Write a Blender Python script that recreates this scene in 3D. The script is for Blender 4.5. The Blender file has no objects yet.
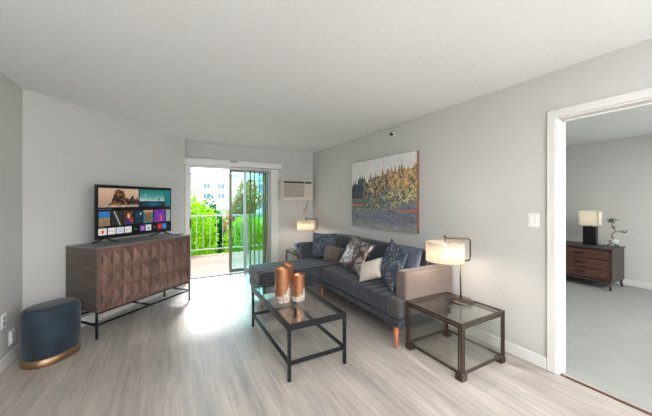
import bpy, bmesh, math, random
import numpy as np
from mathutils import Vector, Matrix, noise as mnoise
R = math.radians
random.seed(7)
COL = bpy.context.scene.collection
SC = bpy.context.scene

# ------------------------------------------------------------------ colour / materials
def lin(c):
    return tuple(((x/255)/12.92 if x/255 <= .04045 else ((x/255+.055)/1.055)**2.4) for x in c)
def rgba(c): return lin(c)+(1,)

class NT:
    def __init__(s, name):
        s.m = bpy.data.materials.new(name); s.m.use_nodes = True
        s.t = s.m.node_tree; s.t.nodes.clear()
        s.out = s.n('ShaderNodeOutputMaterial')
    def n(s, ty, **kw):
        nd = s.t.nodes.new(ty)
        for k, v in kw.items():
            if k in nd.inputs: nd.inputs[k].default_value = v
            else: setattr(nd, k, v)
        return nd
    def l(s, a, b): s.t.links.new(a, b)
    def surf(s, sh): s.l(sh, s.out.inputs['Surface'])

def mat(name, col, rough=.6, metal=0., spec=.5, var=0., vscale=20., bump=0., bscale=60., col2=None, stretch=(1,1,1), sheen=0., emit=None, estr=0.):
    """principled material whose colour varies with object-space noise"""
    T = NT(name)
    b = T.n('ShaderNodeBsdfPrincipled')
    b.inputs['Roughness'].default_value = rough
    b.inputs['Metallic'].default_value = metal
    b.inputs['Specular IOR Level'].default_value = spec
    if sheen:
        b.inputs['Sheen Weight'].default_value = sheen
        b.inputs['Sheen Roughness'].default_value = .4
    tc = T.n('ShaderNodeTexCoord'); mp = T.n('ShaderNodeMapping')
    mp.inputs['Scale'].default_value = stretch
    T.l(tc.outputs['Object'], mp.inputs['Vector'])
    c1 = rgba(col)
    if col2 is None:
        c2 = tuple(x*(1-var) for x in c1[:3])+(1,)
    else: c2 = rgba(col2)
    nz = T.n('ShaderNodeTexNoise'); nz.inputs['Scale'].default_value = vscale; nz.inputs['Detail'].default_value = 4
    T.l(mp.outputs[0], nz.inputs['Vector'])
    cr = T.n('ShaderNodeValToRGB'); cr.color_ramp.elements[0].position = .35; cr.color_ramp.elements[1].position = .65
    cr.color_ramp.elements[0].color = c2; cr.color_ramp.elements[1].color = c1
    T.l(nz.outputs['Fac'], cr.inputs[0]); T.l(cr.outputs[0], b.inputs['Base Color'])
    if bump:
        n2 = T.n('ShaderNodeTexNoise'); n2.inputs['Scale'].default_value = bscale; n2.inputs['Detail'].default_value = 3
        T.l(mp.outputs[0], n2.inputs['Vector'])
        bp = T.n('ShaderNodeBump'); bp.inputs['Strength'].default_value = bump; bp.inputs['Distance'].default_value = .01
        T.l(n2.outputs['Fac'], bp.inputs['Height']); T.l(bp.outputs[0], b.inputs['Normal'])
    if emit:
        b.inputs['Emission Color'].default_value = rgba(emit); b.inputs['Emission Strength'].default_value = estr
    T.surf(b.outputs[0]); T.m.diffuse_color = c1
    return T.m

def floor_mat():
    T = NT('vinyl_plank'); b = T.n('ShaderNodeBsdfPrincipled')
    tc = T.n('ShaderNodeTexCoord')
    sep = T.n('ShaderNodeSeparateXYZ'); T.l(tc.outputs['Object'], sep.inputs[0])
    cmb = T.n('ShaderNodeCombineXYZ'); T.l(sep.outputs['Y'], cmb.inputs['X']); T.l(sep.outputs['X'], cmb.inputs['Y'])
    br = T.n('ShaderNodeTexBrick'); br.offset = .37; br.offset_frequency = 2
    br.inputs['Scale'].default_value = 1; br.inputs['Brick Width'].default_value = 1.25; br.inputs['Row Height'].default_value = .182
    br.inputs['Mortar Size'].default_value = .0012; br.inputs['Mortar Smooth'].default_value = .3
    br.inputs['Color1'].default_value = rgba((193,185,177)); br.inputs['Color2'].default_value = rgba((178,170,162)); br.inputs['Mortar'].default_value = rgba((156,150,144))
    T.l(cmb.outputs[0], br.inputs['Vector'])
    mp = T.n('ShaderNodeMapping'); mp.inputs['Scale'].default_value = (16, 1.2, 1); T.l(tc.outputs['Object'], mp.inputs['Vector'])
    n1 = T.n('ShaderNodeTexNoise'); n1.inputs['Scale'].default_value = 1.6; n1.inputs['Detail'].default_value = 6; n1.inputs['Roughness'].default_value = .62
    T.l(mp.outputs[0], n1.inputs['Vector'])
    cr = T.n('ShaderNodeValToRGB'); e = cr.color_ramp.elements
    e[0].position = .3; e[0].color = (.60,.60,.62,1); e[1].position = .68; e[1].color = (1.12,1.12,1.12,1)
    T.l(n1.outputs['Fac'], cr.inputs[0])
    mx = T.n('ShaderNodeMix', data_type='RGBA', blend_type='MULTIPLY'); mx.inputs[0].default_value = .8
    T.l(br.outputs['Color'], mx.inputs[6]); T.l(cr.outputs[0], mx.inputs[7])
    m2 = T.n('ShaderNodeMapping'); m2.inputs['Scale'].default_value = (5, .7, 1); T.l(tc.outputs['Object'], m2.inputs['Vector'])
    n2 = T.n('ShaderNodeTexNoise'); n2.inputs['Scale'].default_value = 1.1; n2.inputs['Detail'].default_value = 4; T.l(m2.outputs[0], n2.inputs['Vector'])
    c2 = T.n('ShaderNodeValToRGB'); e2 = c2.color_ramp.elements
    e2[0].position = .36; e2[0].color = (.78,.78,.79,1); e2[1].position = .62; e2[1].color = (1.04,1.03,1.02,1)
    T.l(n2.outputs['Fac'], c2.inputs[0])
    mx2 = T.n('ShaderNodeMix', data_type='RGBA', blend_type='MULTIPLY'); mx2.inputs[0].default_value = .7
    T.l(mx.outputs[2], mx2.inputs[6]); T.l(c2.outputs[0], mx2.inputs[7]); T.l(mx2.outputs[2], b.inputs['Base Color'])
    rr = T.n('ShaderNodeMapRange'); rr.inputs['To Min'].default_value = .3; rr.inputs['To Max'].default_value = .48
    T.l(n1.outputs['Fac'], rr.inputs['Value']); T.l(rr.outputs[0], b.inputs['Roughness'])
    b.inputs['Specular IOR Level'].default_value = .5
    bp = T.n('ShaderNodeBump'); bp.inputs['Strength'].default_value = .12; bp.inputs['Distance'].default_value = .004
    T.l(n1.outputs['Fac'], bp.inputs['Height']); T.l(bp.outputs[0], b.inputs['Normal'])
    T.surf(b.outputs[0]); return T.m

def glass_mat(name, tint, refl=.06):
    T = NT(name)
    tr = T.n('ShaderNodeBsdfTransparent'); tr.inputs[0].default_value = tuple(tint)+(1,)
    gl = T.n('ShaderNodeBsdfGlossy'); gl.inputs['Roughness'].default_value = .02; gl.inputs['Color'].default_value = (1,1,1,1)
    lw = T.n('ShaderNodeLayerWeight'); lw.inputs['Blend'].default_value = .5
    pw = T.n('ShaderNodeMath', operation='POWER'); pw.inputs[1].default_value = 5; T.l(lw.outputs['Facing'], pw.inputs[0])
    mth = T.n('ShaderNodeMath', operation='MULTIPLY_ADD'); mth.inputs[1].default_value = .8; mth.inputs[2].default_value = refl*.6; T.l(pw.outputs[0], mth.inputs[0])
    cl = T.n('ShaderNodeClamp'); cl.inputs['Max'].default_value = .85; T.l(mth.outputs[0], cl.inputs[0])
    ms = T.n('ShaderNodeMixShader'); T.l(cl.outputs[0], ms.inputs[0]); T.l(tr.outputs[0], ms.inputs[1]); T.l(gl.outputs[0], ms.inputs[2])
    T.surf(ms.outputs[0]); return T.m

def trans_mat(name, col, fac=.5, var=.3, vscale=8, col2=None, rough=.6):
    T = NT(name)
    tc = T.n('ShaderNodeTexCoord')
    nz = T.n('ShaderNodeTexNoise'); nz.inputs['Scale'].default_value = vscale; T.l(tc.outputs['Object'], nz.inputs['Vector'])
    cr = T.n('ShaderNodeValToRGB'); cr.color_ramp.elements[0].position = .35; cr.color_ramp.elements[1].position = .65
    c1 = rgba(col); c2 = rgba(col2) if col2 else tuple(x*(1-var) for x in c1[:3])+(1,)
    cr.color_ramp.elements[0].color = c2; cr.color_ramp.elements[1].color = c1
    T.l(nz.outputs['Fac'], cr.inputs[0])
    d = T.n('ShaderNodeBsdfDiffuse'); t = T.n('ShaderNodeBsdfTranslucent')
    T.l(cr.outputs[0], d.inputs[0]); T.l(cr.outputs[0], t.inputs[0])
    ms = T.n('ShaderNodeMixShader'); ms.inputs[0].default_value = fac
    T.l(d.outputs[0], ms.inputs[1]); T.l(t.outputs[0], ms.inputs[2]); T.surf(ms.outputs[0]); return T.m

def attr_mat(name, emis=0., rough=.6, spec=.3):
    T = NT(name); b = T.n('ShaderNodeBsdfPrincipled'); a = T.n('ShaderNodeAttribute', attribute_name='Col')
    b.inputs['Roughness'].default_value = rough; b.inputs['Specular IOR Level'].default_value = spec
    if emis:
        b.inputs['Base Color'].default_value = (.01,.01,.01,1)
        T.l(a.outputs['Color'], b.inputs['Emission Color']); b.inputs['Emission Strength'].default_value = emis
    else: T.l(a.outputs['Color'], b.inputs['Base Color'])
    T.surf(b.outputs[0]); return T.m

def emit_mat(name, col, s):
    T = NT(name); e = T.n('ShaderNodeEmission'); e.inputs[0].default_value = rgba(col); e.inputs[1].default_value = s
    T.surf(e.outputs[0]); return T.m

def dots_mat(name, base, dot, scale=60, thr=.33, rough=.8):
    T = NT(name); b = T.n('ShaderNodeBsdfPrincipled'); b.inputs['Roughness'].default_value = rough
    tc = T.n('ShaderNodeTexCoord'); v = T.n('ShaderNodeTexVoronoi'); v.inputs['Scale'].default_value = scale
    T.l(tc.outputs['Object'], v.inputs['Vector'])
    cr = T.n('ShaderNodeValToRGB'); e = cr.color_ramp.elements; e[0].position = thr; e[0].color = rgba(dot); e[1].position = thr+.12; e[1].color = rgba(base)
    T.l(v.outputs['Distance'], cr.inputs[0])
    n = T.n('ShaderNodeTexNoise'); n.inputs['Scale'].default_value = 9; T.l(tc.outputs['Object'], n.inputs['Vector'])
    mr = T.n('ShaderNodeMapRange'); mr.inputs['From Min'].default_value = .4; mr.inputs['From Max'].default_value = .6
    T.l(n.outputs['Fac'], mr.inputs['Value'])
    mx = T.n('ShaderNodeMix', data_type='RGBA'); mx.inputs[6].default_value = rgba(base); T.l(mr.outputs[0], mx.inputs[0]); T.l(cr.outputs[0], mx.inputs[7])
    T.l(mx.outputs[2], b.inputs['Base Color']); T.surf(b.outputs[0]); return T.m

M = dict(
    wall=mat('wall_paint', (202,201,198), .75, var=.015, vscale=3, bump=.06, bscale=180, spec=.3),
    wallb=mat('bedroom_paint', (210,210,206), .8, var=.02, vscale=3, spec=.2),
    ceil=mat('ceiling_paint', (238,238,238), .9, var=.03, vscale=30, bump=.35, bscale=130, spec=.1),
    trim=mat('white_trim', (226,224,221), .45, var=.01),
    floor=floor_mat(),
    carpet=mat('bedroom_carpet', (158,161,156), .95, var=.06, vscale=5, bump=.5, bscale=300, spec=.1),
    thresh=mat('threshold_wood', (104,74,50), .5, var=.3, stretch=(4,30,4)),
    plate=mat('white_plastic', (238,238,236), .35, var=.01),
    plateg=mat('grey_plastic', (150,150,152), .4, var=.02),
    alu=mat('brown_aluminium', (128,118,108), .4, metal=.4, var=.08),
    alul=mat('grey_aluminium', (188,190,192), .35, metal=.3, var=.05),
    black=mat('black_steel', (34,36,40), .42, metal=.5, var=.15),
    blackp=mat('black_plastic', (16,16,18), .35, var=.1),
    bronze=mat('aged_bronze', (100,88,80), .3, metal=.8, var=.25, vscale=30),
    brass=mat('brushed_brass', (156,126,96), .36, metal=.9, var=.12, vscale=6, stretch=(1,1,12)),
    gold=mat('copper_gold_glaze', (190,134,96), .33, metal=.85, var=.2, vscale=16, stretch=(1,1,.12)),
    velvet=mat('teal_velvet', (34,52,66), .7, var=.5, vscale=7, sheen=.25, bump=.05),
    sofa=mat('charcoal_velvet', (62,66,74), .8, var=.3, vscale=9, sheen=.25, bump=.12, bscale=90),
    sofaarm=mat('taupe_velvet', (114,101,93), .75, var=.14, vscale=8, sheen=.4, bump=.12, bscale=90),
    sofaear=mat('charcoal_taupe_velvet', (72,68,68), .78, var=.3, vscale=9, sheen=.3),
    sofaleg=mat('orange_beech', (190,108,60), .4, var=.25, stretch=(10,10,1)),
    wood=mat('walnut_stain', (124,94,82), .3, var=.5, vscale=5, stretch=(6,6,.8), bump=.1, bscale=30),
    woodside=mat('grey_brown_stain', (104,92,84), .5, var=.42, vscale=4, stretch=(1,1,6), bump=.08, bscale=30),
    woodtop=mat('grey_stain_window_gloss', (132,128,126), .35, var=.3, vscale=4, stretch=(6,1,1)),  # grey stain, lightened to stand in for window gloss on the top
    dresser=mat('dark_dresser', (66,58,54), .45, var=.2, vscale=5, stretch=(1,1,5)),
    drawer=mat('reddish_drawer', (98,66,54), .45, var=.3, vscale=5, stretch=(1,1,5)),
    ac=mat('beige_plastic', (205,196,184), .5, var=.02),
    acdark=mat('vent_dark', (52,52,56), .6, var=.1),
    acgrille=mat('grille_beige', (180,170,160), .6, var=.05),
    blue=mat('cobalt_ceramic', (38,60,170), .15, var=.2),
    bookg=mat('green_cloth_book', (110,132,104), .7, var=.1),
    bookp=mat('cream_book', (206,198,180), .7, var=.1),
    paper=mat('book_paper', (232,226,210), .8, var=.08, stretch=(1,1,90)),
    cream=mat('cream_linen', (216,206,192), .85, var=.08, bump=.3, bscale=220, sheen=.2),
    taupe=mat('brown_velvet', (110,98,82), .8, var=.28, vscale=9, sheen=.4),
    navy=dots_mat('navy_dotted_weave', (56,68,84), (160,166,170), 52, .34),
    navy2=dots_mat('navy_speckled_weave', (64,74,88), (150,156,162), 46, .30),
    steelblue=mat('blue_grey_cloth', (116,128,148), .8, var=.25, vscale=12),
    glass=glass_mat('clear_table_glass', (.965,.975,.97), .05),
    glasst=glass_mat('teal_door_glass', (.74,.95,.94), .05),
    glassw=glass_mat('window_glass', (.95,.97,.97), .04),
    bulb=emit_mat('lit_bulb', (255,236,214), 12),
    deck=mat('deck_wood', (84,52,16), .7, var=.35, vscale=3, stretch=(1,14,1)),
    rail=mat('white_rail', (140,137,137), .5, var=.05),
    leaf1=trans_mat('lime_leaves', (158,196,20), .5, col2=(84,158,16)),
    leaf2=trans_mat('deep_green_leaves', (34,118,52), .45, col2=(14,80,38)),
    leaf3=trans_mat('pale_leaves', (100,150,74), .5, col2=(180,96,76), vscale=3),
    bark=mat('bark', (104,84,66), .9, var=.4),
    lawn=mat('lawn', (74,140,40), .95, var=.3, vscale=6),
    bwhite=mat('white_render', (240,238,236), .8, var=.03),
    bglass=mat('blue_window_pane', (90,120,190), .2, var=.2),
    bgrey=mat('grey_roof', (170,172,190), .8, var=.1),
    blind=trans_mat('blind_vinyl', (200,158,96), .3, var=.1),
    pot=mat('white_ceramic', (200,200,196), .3, var=.05),
    plantg=mat('dark_leaf', (44,64,48), .6, var=.3),
    shadeb=None,
)
def shade_mat(name, col, ripple=True):
    T = NT(name); tc = T.n('ShaderNodeTexCoord')
    mp = T.n('ShaderNodeMapping'); mp.inputs['Scale'].default_value = (1,1,.12) ; T.l(tc.outputs['Object'], mp.inputs['Vector'])
    nz = T.n('ShaderNodeTexNoise'); nz.inputs['Scale'].default_value = 55; nz.inputs['Detail'].default_value = 3; T.l(mp.outputs[0], nz.inputs['Vector'])
    cr = T.n('ShaderNodeValToRGB'); e = cr.color_ramp.elements
    c = rgba(col); e[0].position = .38; e[0].color = tuple(x*.86 for x in c[:3])+(1,); e[1].position = .6; e[1].color = c
    T.l(nz.outputs['Fac'], cr.inputs[0])
    d = T.n('ShaderNodeBsdfDiffuse'); t = T.n('ShaderNodeBsdfTranslucent'); T.l(cr.outputs[0], d.inputs[0]); T.l(cr.outputs[0], t.inputs[0])
    ms = T.n('ShaderNodeMixShader'); ms.inputs[0].default_value = .55; T.l(d.outputs[0], ms.inputs[1]); T.l(t.outputs[0], ms.inputs[2])
    T.surf(ms.outputs[0]); return T.m
M['shade'] = shade_mat('pleated_lamp_shade', (240,230,216))
M['shadeb'] = trans_mat('plain_lamp_shade', (244,242,232), .55, var=.03)

def sequin():
    T = NT('metallic_swirl_fabric'); b = T.n('ShaderNodeBsdfPrincipled')
    tc = T.n('ShaderNodeTexCoord'); nz = T.n('ShaderNodeTexNoise'); nz.inputs['Scale'].default_value = 7; nz.inputs['Detail'].default_value = 3; nz.inputs['Distortion'].default_value = 2.2
    T.l(tc.outputs['Object'], nz.inputs['Vector'])
    cr = T.n('ShaderNodeValToRGB'); e = cr.color_ramp.elements
    e[0].position = .42; e[0].color = rgba((104,84,78)); e[1].position = .6; e[1].color = rgba((196,190,192))
    T.l(nz.outputs['Fac'], cr.inputs[0]); T.l(cr.outputs[0], b.inputs['Base Color'])
    b.inputs['Metallic'].default_value = .75; b.inputs['Roughness'].default_value = .32
    bp = T.n('ShaderNodeBump'); bp.inputs['Strength'].default_value = .5; bp.inputs['Distance'].default_value = .02
    T.l(nz.outputs['Fac'], bp.inputs['Height']); T.l(bp.outputs[0], b.inputs['Normal']); T.surf(b.outputs[0]); return T.m
M['sequin'] = sequin()

def pebble():
    T = NT('pebbled_white_glaze'); b = T.n('ShaderNodeBsdfPrincipled'); b.inputs['Roughness'].default_value = .5
    tc = T.n('ShaderNodeTexCoord'); v = T.n('ShaderNodeTexVoronoi'); v.inputs['Scale'].default_value = 75; T.l(tc.outputs['Object'], v.inputs['Vector'])
    cr = T.n('ShaderNodeValToRGB'); e = cr.color_ramp.elements; e[0].position = .3; e[0].color = rgba((236,226,216)); e[1].position = .6; e[1].color = rgba((150,128,110))
    T.l(v.outputs['Distance'], cr.inputs[0]); T.l(cr.outputs[0], b.inputs['Base Color'])
    bp = T.n('ShaderNodeBump', invert=True); bp.inputs['Strength'].default_value = .7; bp.inputs['Distance'].default_value = .004
    T.l(v.outputs['Distance'], bp.inputs['Height']); T.l(bp.outputs[0], b.inputs['Normal']); T.surf(b.outputs[0]); return T.m
M['pebble'] = pebble()

# ------------------------------------------------------------------ mesh helpers
def NB(): return bmesh.new()
def box(bm, x0, x1, y0, y1, z0, z1, bev=0., seg=2, mi=0, rot=None):
    vs = [bm.verts.new((x, y, z)) for x in (x0, x1) for y in (y0, y1) for z in (z0, z1)]
    idx = [(0,1,3,2),(4,6,7,5),(0,4,5,1),(2,3,7,6),(0,2,6,4),(1,5,7,3)]
    fs = [bm.faces.new([vs[i] for i in f]) for f in idx]
    for f in fs: f.material_index = mi
    if bev:
        es = list({e for f in fs for e in f.edges})
        r = bmesh.ops.bevel(bm, geom=es, offset=bev, segments=seg, profile=.5, affect='EDGES', clamp_overlap=True)
        vs = list({v for f in r['faces'] for v in f.verts} | {v for v in vs if v.is_valid})
    if rot is not None:
        bmesh.ops.transform(bm, matrix=rot, verts=[v for v in vs if v.is_valid])
    return vs
def lathe(bm, prof, n=32, cx=0, cy=0, mi=0, sx=1, sy=1, smooth=True, closed=False):
    rings = []
    for r, z in prof:
        if r < 1e-6: rings.append([bm.verts.new((cx, cy, z))])
        else: rings.append([bm.verts.new((cx+sx*r*math.cos(2*math.pi*i/n), cy+sy*r*math.sin(2*math.pi*i/n), z)) for i in range(n)])
    pr = list(zip(rings, rings[1:]))
    if closed: pr.append((rings[-1], rings[0]))
    for a, b in pr:
        for i in range(n):
            j = (i+1) % n
            if len(a) == 1 and len(b) == 1: continue
            if len(a) == 1: f = bm.faces.new((a[0], b[j], b[i]))
            elif len(b) == 1: f = bm.faces.new((a[i], a[j], b[0]))
            else: f = bm.faces.new((a[i], a[j], b[j], b[i]))
            f.material_index = mi; f.smooth = smooth
    return rings
def tube(bm, pts, r, n=10, mi=0, r2=None):
    pts = [Vector(p) for p in pts]; rings = []
    N = len(pts)
    for k, p in enumerate(pts):
        t = (pts[min(k+1, N-1)]-pts[max(k-1, 0)]).normalized()
        up = Vector((0,0,1)) if abs(t.z) < .9 else Vector((1,0,0))
        a = t.cross(up).normalized(); b = t.cross(a).normalized()
        rr = r if r2 is None else r+(r2-r)*k/(N-1)
        rings.append([bm.verts.new(p+a*rr*math.cos(2*math.pi*i/n)+b*rr*math.sin(2*math.pi*i/n)) for i in range(n)])
    for A, B in zip(rings, rings[1:]):
        for i in range(n):
            f = bm.faces.new((A[i], A[(i+1)%n], B[(i+1)%n], B[i])); f.smooth = True; f.material_index = mi
    bm.faces.new(rings[0]).material_index = mi; bm.faces.new(rings[-1]).material_index = mi
def roundbox(bm, lo, hi, r, n=(8,8,4), fn=None, mi=0):
    lo = Vector(lo); hi = Vector(hi); c = (lo+hi)/2
    def ticks(a, b, k):
        q = [a+r*t for t in (0,.2,.42,.68,1)]
        mid = [a+r+(b-a-2*r)*i/k for i in range(1, k)]
        return q+mid+[b-r*t for t in (1,.68,.42,.2,0)]
    T = [ticks(lo[i], hi[i], n[i]) for i in range(3)]
    verts = {}
    def V(p):
        inner = Vector([min(max(p[i], lo[i]+r), hi[i]-r) for i in range(3)])
        d = p-inner
        q = inner+d.normalized()*r if d.length > 1e-9 else p.copy()
        if fn: q = fn(q)
        k = tuple(round(v, 6) for v in p)
        if k not in verts: verts[k] = bm.verts.new(q)
        return verts[k]
    for ax in range(3):
        u, v = [i for i in range(3) if i != ax]
        for side, val in ((0, lo[ax]), (1, hi[ax])):
            for i in range(len(T[u])-1):
                for j in range(len(T[v])-1):
                    qs = []
                    for a, b in ((i,j),(i+1,j),(i+1,j+1),(i,j+1)):
                        p = Vector((0,0,0)); p[ax] = val; p[u] = T[u][a]; p[v] = T[v][b]; qs.append(V(p))
                    if len(set(qs)) == 4:
                        f = bm.faces.new(qs); f.smooth = True; f.material_index = mi
def obj(name, bm, mats, parent=None, smooth=False, loc=None, rotz=0):
    bmesh.ops.recalc_face_normals(bm, faces=bm.faces)
    me = bpy.data.meshes.new(name); bm.to_mesh(me); bm.free()
    if not isinstance(mats, (list, tuple)): mats = [mats]
    for m in mats: me.materials.append(m)
    if smooth:
        for p in me.polygons: p.use_smooth = True
    o = bpy.data.objects.new(name, me); COL.objects.link(o)
    if parent: o.parent = parent
    if loc: o.location = loc
    if rotz: o.rotation_euler.z = rotz
    return o
def tag(o, label, cat, group=None, kind=None):
    o['label'] = label; o['category'] = cat
    if group: o['group'] = group
    if kind: o['kind'] = kind
    return o
def thing(name, label, cat, loc=(0,0,0), rotz=0, group=None):
    o = bpy.data.objects.new(name, None); COL.objects.link(o); o.empty_display_size = .1
    o.location = loc; o.rotation_euler = (0,0,rotz); return tag(o, label, cat, group)
def struct(o, label=None, cat=None):
    o['kind'] = 'structure'
    if label: o['label'] = label
    if cat: o['category'] = cat
    return o
def part(name, m, parent, *boxes, bev=0., seg=2, label=None):
    b = NB()
    for q in boxes: box(b, *q, bev=bev, seg=seg)
    o = obj(name, b, m, parent)
    if label: o['label'] = label
    return o
def grid_image(name, img, w, h, m, parent, place):
    """a flat picture: one quad per cell of an (H,W,3) sRGB array; place(u,v)->local point"""
    H, W, _ = img.shape
    us = np.linspace(0, 1, W+1); vs = np.linspace(1, 0, H+1)
    verts = [place(u*w, v*h) for v in vs for u in us]
    faces = [(r*(W+1)+c, (r+1)*(W+1)+c, (r+1)*(W+1)+c+1, r*(W+1)+c+1) for r in range(H) for c in range(W)]
    me = bpy.data.meshes.new(name); me.from_pydata(verts, [], faces)
    a = me.color_attributes.new('Col', 'FLOAT_COLOR', 'CORNER')
    im = np.clip(img, 0, 255)/255.; im = np.where(im <= .04045, im/12.92, ((im+.055)/1.055)**2.4)
    c = np.ones((H*W, 4, 4), dtype=np.float32); c[:, :, :3] = im.reshape(-1, 1, 3)
    a.data.foreach_set('color', c.ravel()); me.materials.append(m); me.update()
    o = bpy.data.objects.new(name, me); COL.objects.link(o); o.parent = parent; return o

rng = np.random.default_rng(3)
def vnoise(H, W, gy, gx, seed=0):
    g = np.random.default_rng(seed).random((gy+2, gx+2))
    y = np.linspace(0, gy, H); x = np.linspace(0, gx, W)
    yi = y.astype(int); xi = x.astype(int); fy = (y-yi)[:, None]; fx = (x-xi)[None]
    fy = fy*fy*(3-2*fy); fx = fx*fx*(3-2*fx)
    a = g[np.ix_(yi, xi)]; b = g[np.ix_(yi, xi+1)]; c = g[np.ix_(yi+1, xi)]; d = g[np.ix_(yi+1, xi+1)]
    return (a*(1-fx)+b*fx)*(1-fy)+(c*(1-fx)+d*fx)*fy

# ------------------------------------------------------------------ setting
XL, XR, YW, YB, H = -1.21, 2.72, 5.55, -2.4, 2.44
BX, BY = .205, 5.2          # end of the diagonal wall
AY = 3.68                   # start of the diagonal wall
DY0, DY1, DH = .16, 1.10, 2.06   # bedroom doorway
WT = .12
b = NB(); box(b, XL-.1, XR+WT/2, YB-.1, YW, -.12, 0); struct(obj('floor', b, M['floor']), 'light grey wood plank living room floor', 'floor')
b = NB(); box(b, XR+WT/2, 6.75, -2.5, 4.6, -.12, -.002); struct(obj('floor_bedroom', b, M['carpet']), 'grey green bedroom carpet beyond the doorway', 'floor')
b = NB(); box(b, XL-.1, 6.75, YB-.1, YW+.15, H, H+.12); struct(obj('ceiling', b, M['ceil']), 'white textured ceiling', 'ceiling')
b = NB(); box(b, XL-.12, XL, YB-.1, AY, 0, H); struct(obj('wall_left', b, M['wall']), 'grey wall at the left edge', 'wall')
def diag(x0, y0, x1, y1, t, z0, z1):
    d = Vector((x1-x0, y1-y0, 0)).normalized(); n = Vector((-d.y, d.x, 0))*t
    bm = NB(); P = [Vector((x0,y0,0)), Vector((x1,y1,0)), Vector((x1,y1,0))+n, Vector((x0,y0,0))+n]
    lo = [bm.verts.new((p.x,p.y,z0)) for p in P]; hi = [bm.verts.new((p.x,p.y,z1)) for p in P]
    bm.faces.new(lo[::-1]); bm.faces.new(hi)
    for i in range(4): bm.faces.new((lo[i], lo[(i+1)%4], hi[(i+1)%4], hi[i]))
    return bm
b = diag(XL, AY, BX, BY, .1, 0, H); struct(obj('wall_diagonal', b, M['wall']), 'diagonal grey wall behind the television', 'wall')
b = NB(); box(b, BX-.1, BX, BY, YW, 0, H); struct(obj('wall_return', b, M['wall']))
# window wall with the sliding door opening
OX0, OX1, OZ = .30, 1.80, 2.03
b = NB()
box(b, BX-.1, OX0, YW, YW+.15, 0, H); box(b, OX1, XR+WT, YW, YW+.15, 0, H); box(b, OX0, OX1, YW, YW+.15, OZ, H)
struct(obj('wall_window', b, M['wall']), 'grey wall around the sliding glass door', 'wall')
b = NB()
box(b, XR, XR+WT, DY1, YW, 0, H); box(b, XR, XR+WT, YB-.1, DY0, 0, H); box(b, XR, XR+WT, DY0, DY1, DH, H)
struct(obj('wall_right', b, M['wall']), 'grey wall behind the sofa', 'wall')
# rear wall behind the camera; its unseen wide window is added for fill light
b = NB()
RX0, RX1, RZ0, RZ1 = -.9, 2.4, .45, 2.2
box(b, XL-.1, RX0, YB-.12, YB, 0, H); box(b, RX1, XR+WT, YB-.12, YB, 0, H); box(b, RX0, RX1, YB-.12, YB, 0, RZ0); box(b, RX0, RX1, YB-.12, YB, RZ1, H)
struct(obj('wall_rear', b, M['wall']))
w = bpy.data.objects.new('added_rear_window', None); COL.objects.link(w); w.location = (RX0, YB-.06, RZ0); struct(w)
b = NB(); ww, hh = RX1-RX0, RZ1-RZ0
for q in ((0,.05,0,hh),(ww-.05,ww,0,hh),(ww/2-.03,ww/2+.03,0,hh),(0,ww,0,.05),(0,ww,hh-.05,hh)): box(b, q[0], q[1], -.03, .03, q[2], q[3])
obj('window_frame', b, M['trim'], w)
b = NB(); box(b, .05, ww-.05, -.003, .003, .05, hh-.05); obj('pane', b, M['glassw'], w)
# bedroom shell
b = NB(); box(b, 6.6, 6.72, -2.5, 4.6, 0, H); struct(obj('wall_bedroom_far', b, M['wallb']), 'pale grey bedroom wall behind the dresser', 'wall')
b = NB(); box(b, XR+WT, 6.6, 4.4, 4.52, 0, H); struct(obj('wall_bedroom_side', b, M['wallb']))
b = NB(); wx0, wx1 = 3.6, 5.8
box(b, XR+WT, wx0, -2.5, -2.4, 0, H); box(b, wx1, 6.6, -2.5, -2.4, 0, H); box(b, wx0, wx1, -2.5, -2.4, 0, .8); box(b, wx0, wx1, -2.5, -2.4, 2.1, H)
struct(obj('wall_bedroom_rear', b, M['wallb']))
w = bpy.data.objects.new('added_bedroom_window', None); COL.objects.link(w); w.location = (wx0, -2.45, .8); struct(w)  # unseen window, added so sky light brightens the bedroom
b = NB(); ww, hh = wx1-wx0, 1.3
for q in ((0,.05,0,hh),(ww-.05,ww,0,hh),(ww/2-.03,ww/2+.03,0,hh),(0,ww,0,.05),(0,ww,hh-.05,hh)): box(b, q[0], q[1], -.03, .03, q[2], q[3])
obj('window_frame', b, M['trim'], w)
b = NB(); box(b, .05, ww-.05, -.003, .003, .05, hh-.05); obj('pane', b, M['glassw'], w)
# baseboards
def bboard(bm, x0, x1, y0, y1, h=.1): box(bm, x0, x1, y0, y1, 0, h, bev=.004, seg=1)
b = NB(); bboard(b, XR-.014, XR, DY1+.062, YW); struct(obj('baseboard_right', b, M['trim']))
b = NB(); bboard(b, XR-.014, XR, YB, DY0-.062); struct(obj('baseboard_right_rear', b, M['trim']))
b = NB(); bboard(b, XL, XL+.014, YB, AY); struct(obj('baseboard_left', b, M['trim']))
dv = Vector((BX-XL, BY-AY, 0)).normalized(); nv = Vector((dv.y, -dv.x, 0))*.014
b = diag(XL+nv.x, AY+nv.y, BX+nv.x, BY+nv.y, .014, 0, .1); struct(obj('baseboard_diagonal', b, M['trim']))
b = NB(); bboard(b, 1.97, XR-.014, YW-.014, YW); struct(obj('baseboard_window', b, M['trim']))
b = NB(); bboard(b, 6.586, 6.6, -2.4, 4.4); struct(obj('baseboard_bedroom', b, M['trim']))
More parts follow.
